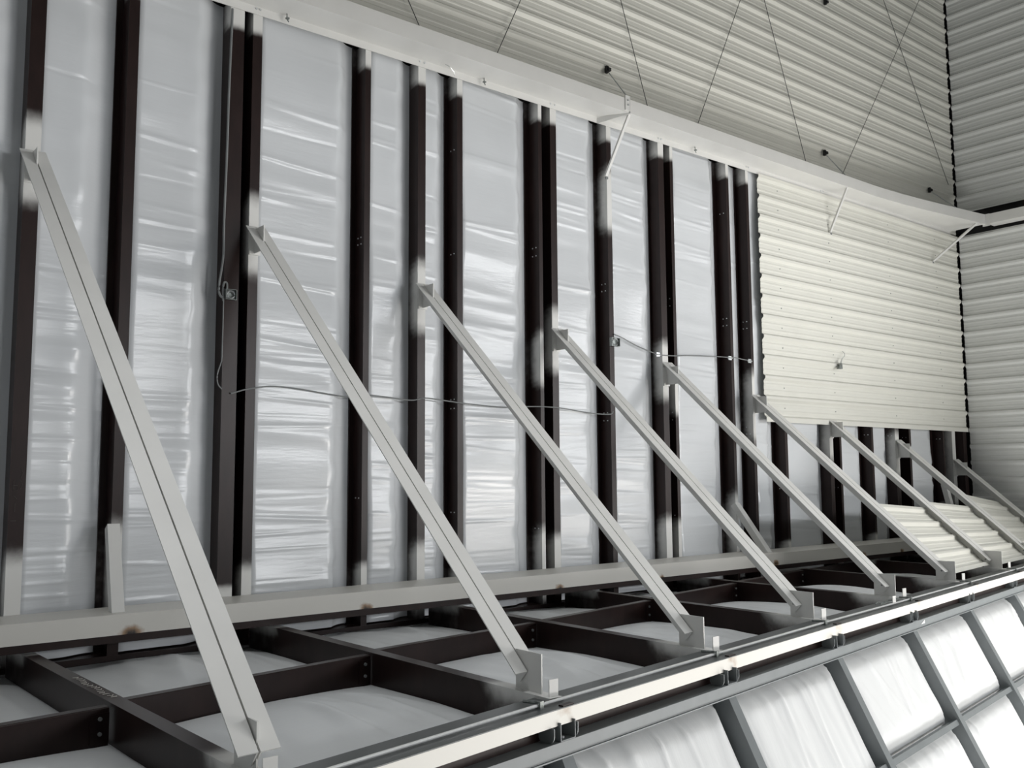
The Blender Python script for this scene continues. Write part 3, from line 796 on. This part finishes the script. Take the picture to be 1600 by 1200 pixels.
jbox(8.285, 8.43, 8.14, 8.25, 'square zinc junction box on the stud below the first thin strut', y=-.006)
hb = thing('hanging_box', (13.37, -.06, 8.18), 'small dark electrical box dangling from wires out of the cream panel', 'electrical box')
mb = MB(); mb.add([(13.30,-.10,8.18),(13.44,-.08,8.19),(13.43,-.08,8.285),(13.36,-.10,8.27),(13.31,-.05,8.18),(13.45,-.04,8.19),(13.44,-.04,8.285),(13.37,-.05,8.27)],
    [(0,1,2,3),(4,7,6,5),(0,4,5,1),(1,5,6,2),(2,6,7,3),(3,7,4,0)]); mb.build('box_body', M['box'], hb)
mb = MB(); mb.tube([(13.56,-.012,8.49),(13.565,-.05,8.45),(13.53,-.06,8.40),(13.47,-.07,8.37),(13.41,-.07,8.28)], .005, 5); mb.tube([(13.51,-.04,8.40),(13.45,-.06,8.36),(13.38,-.07,8.26)], .004, 5)
mb.build('wire_lead', M['galv'], hb)

# ------------------------------------------------------------------ light: daylight through the hall's door openings, low and to the right, plus added bounce and fill lamps
def area(name, loc, target, sx, sy, power, col=(1, 1, 1)):
    l = bpy.data.lights.new(name, 'AREA'); l.shape = 'RECTANGLE'; l.size = sx; l.size_y = sy; l.energy = power; l.color = col
    o = bpy.data.objects.new(name, l); link(o); o.location = loc
    o.rotation_euler = (Vector(target)-Vector(loc)).to_track_quat('-Z', 'Y').to_euler(); return o
d = area('daylight_outside', (25, -30, 10.5), (13, 0, 7), 24, 1.2, 1250, (.97, .985, 1)); d.data.spread = math.radians(95)
d = area('daylight_ground', (20, -17, 2.2), (11.5, -3, 3.4), 9, 4.4, 430, (1, .965, .92)); d.data.spread = math.radians(80)
area('floor_bounce', (12.5, -6.6, .3), (12.0, -4.2, 9), 14, 3.6, 1150, (1, .99, .97))  # added upward lamp near the floor, stands in for bounced light
d = area('shelf_fill', (6.5, -3.4, 17.2), (6.5, -3.4, 0), 14, 1.0, 70, (.96, .98, 1)); d.data.spread = math.radians(46)  # added fill lamp overhead to brighten the shelf, no real fixture
w = bpy.data.worlds.new('hall_ambient'); S.world = w; w.use_nodes = True
nt = w.node_tree; bg = nt.nodes['Background']
tc = nt.nodes.new('ShaderNodeTexCoord'); sx = nt.nodes.new('ShaderNodeSeparateXYZ'); mr = nt.nodes.new('ShaderNodeMapRange')
mr.inputs['From Min'].default_value = -.4; mr.inputs['From Max'].default_value = .6
mr.inputs['To Min'].default_value = .41; mr.inputs['To Max'].default_value = .22
nt.links.new(tc.outputs['Generated'], sx.inputs[0]); nt.links.new(sx.outputs['Z'], mr.inputs['Value']); nt.links.new(mr.outputs[0], bg.inputs['Strength'])
bg.inputs['Color'].default_value = (.93, .97, 1, 1)

# ------------------------------------------------------------------ camera
cam = bpy.data.cameras.new('camera'); co = bpy.data.objects.new('camera', cam); link(co); S.camera = co
cam.sensor_width = 36; cam.lens = 1457.95/1600*36; cam.clip_end = 200
R0, R1, R2 = CAMR = ((.7806, .0069, -.6250), (.0567, .9950, .0818), (.6225, -.0993, .7763))
wv = lambda r: Vector((r[0], r[2], -r[1]))
rx = wv(R0).normalized(); fwd = wv(R2); fwd = (fwd-rx*fwd.dot(rx)).normalized(); upv = rx.cross(fwd)
m = Matrix((( rx.x, upv.x, -fwd.x, 0), (rx.y, upv.y, -fwd.y, -8.36), (rx.z, upv.z, -fwd.z, 6.5), (0, 0, 0, 1)))
co.matrix_world = m

S.view_settings.view_transform = 'Standard'; S.view_settings.look = 'None'
S.view_settings.exposure = 0; S.view_settings.gamma = 1; S.view_settings.use_curve_mapping = False
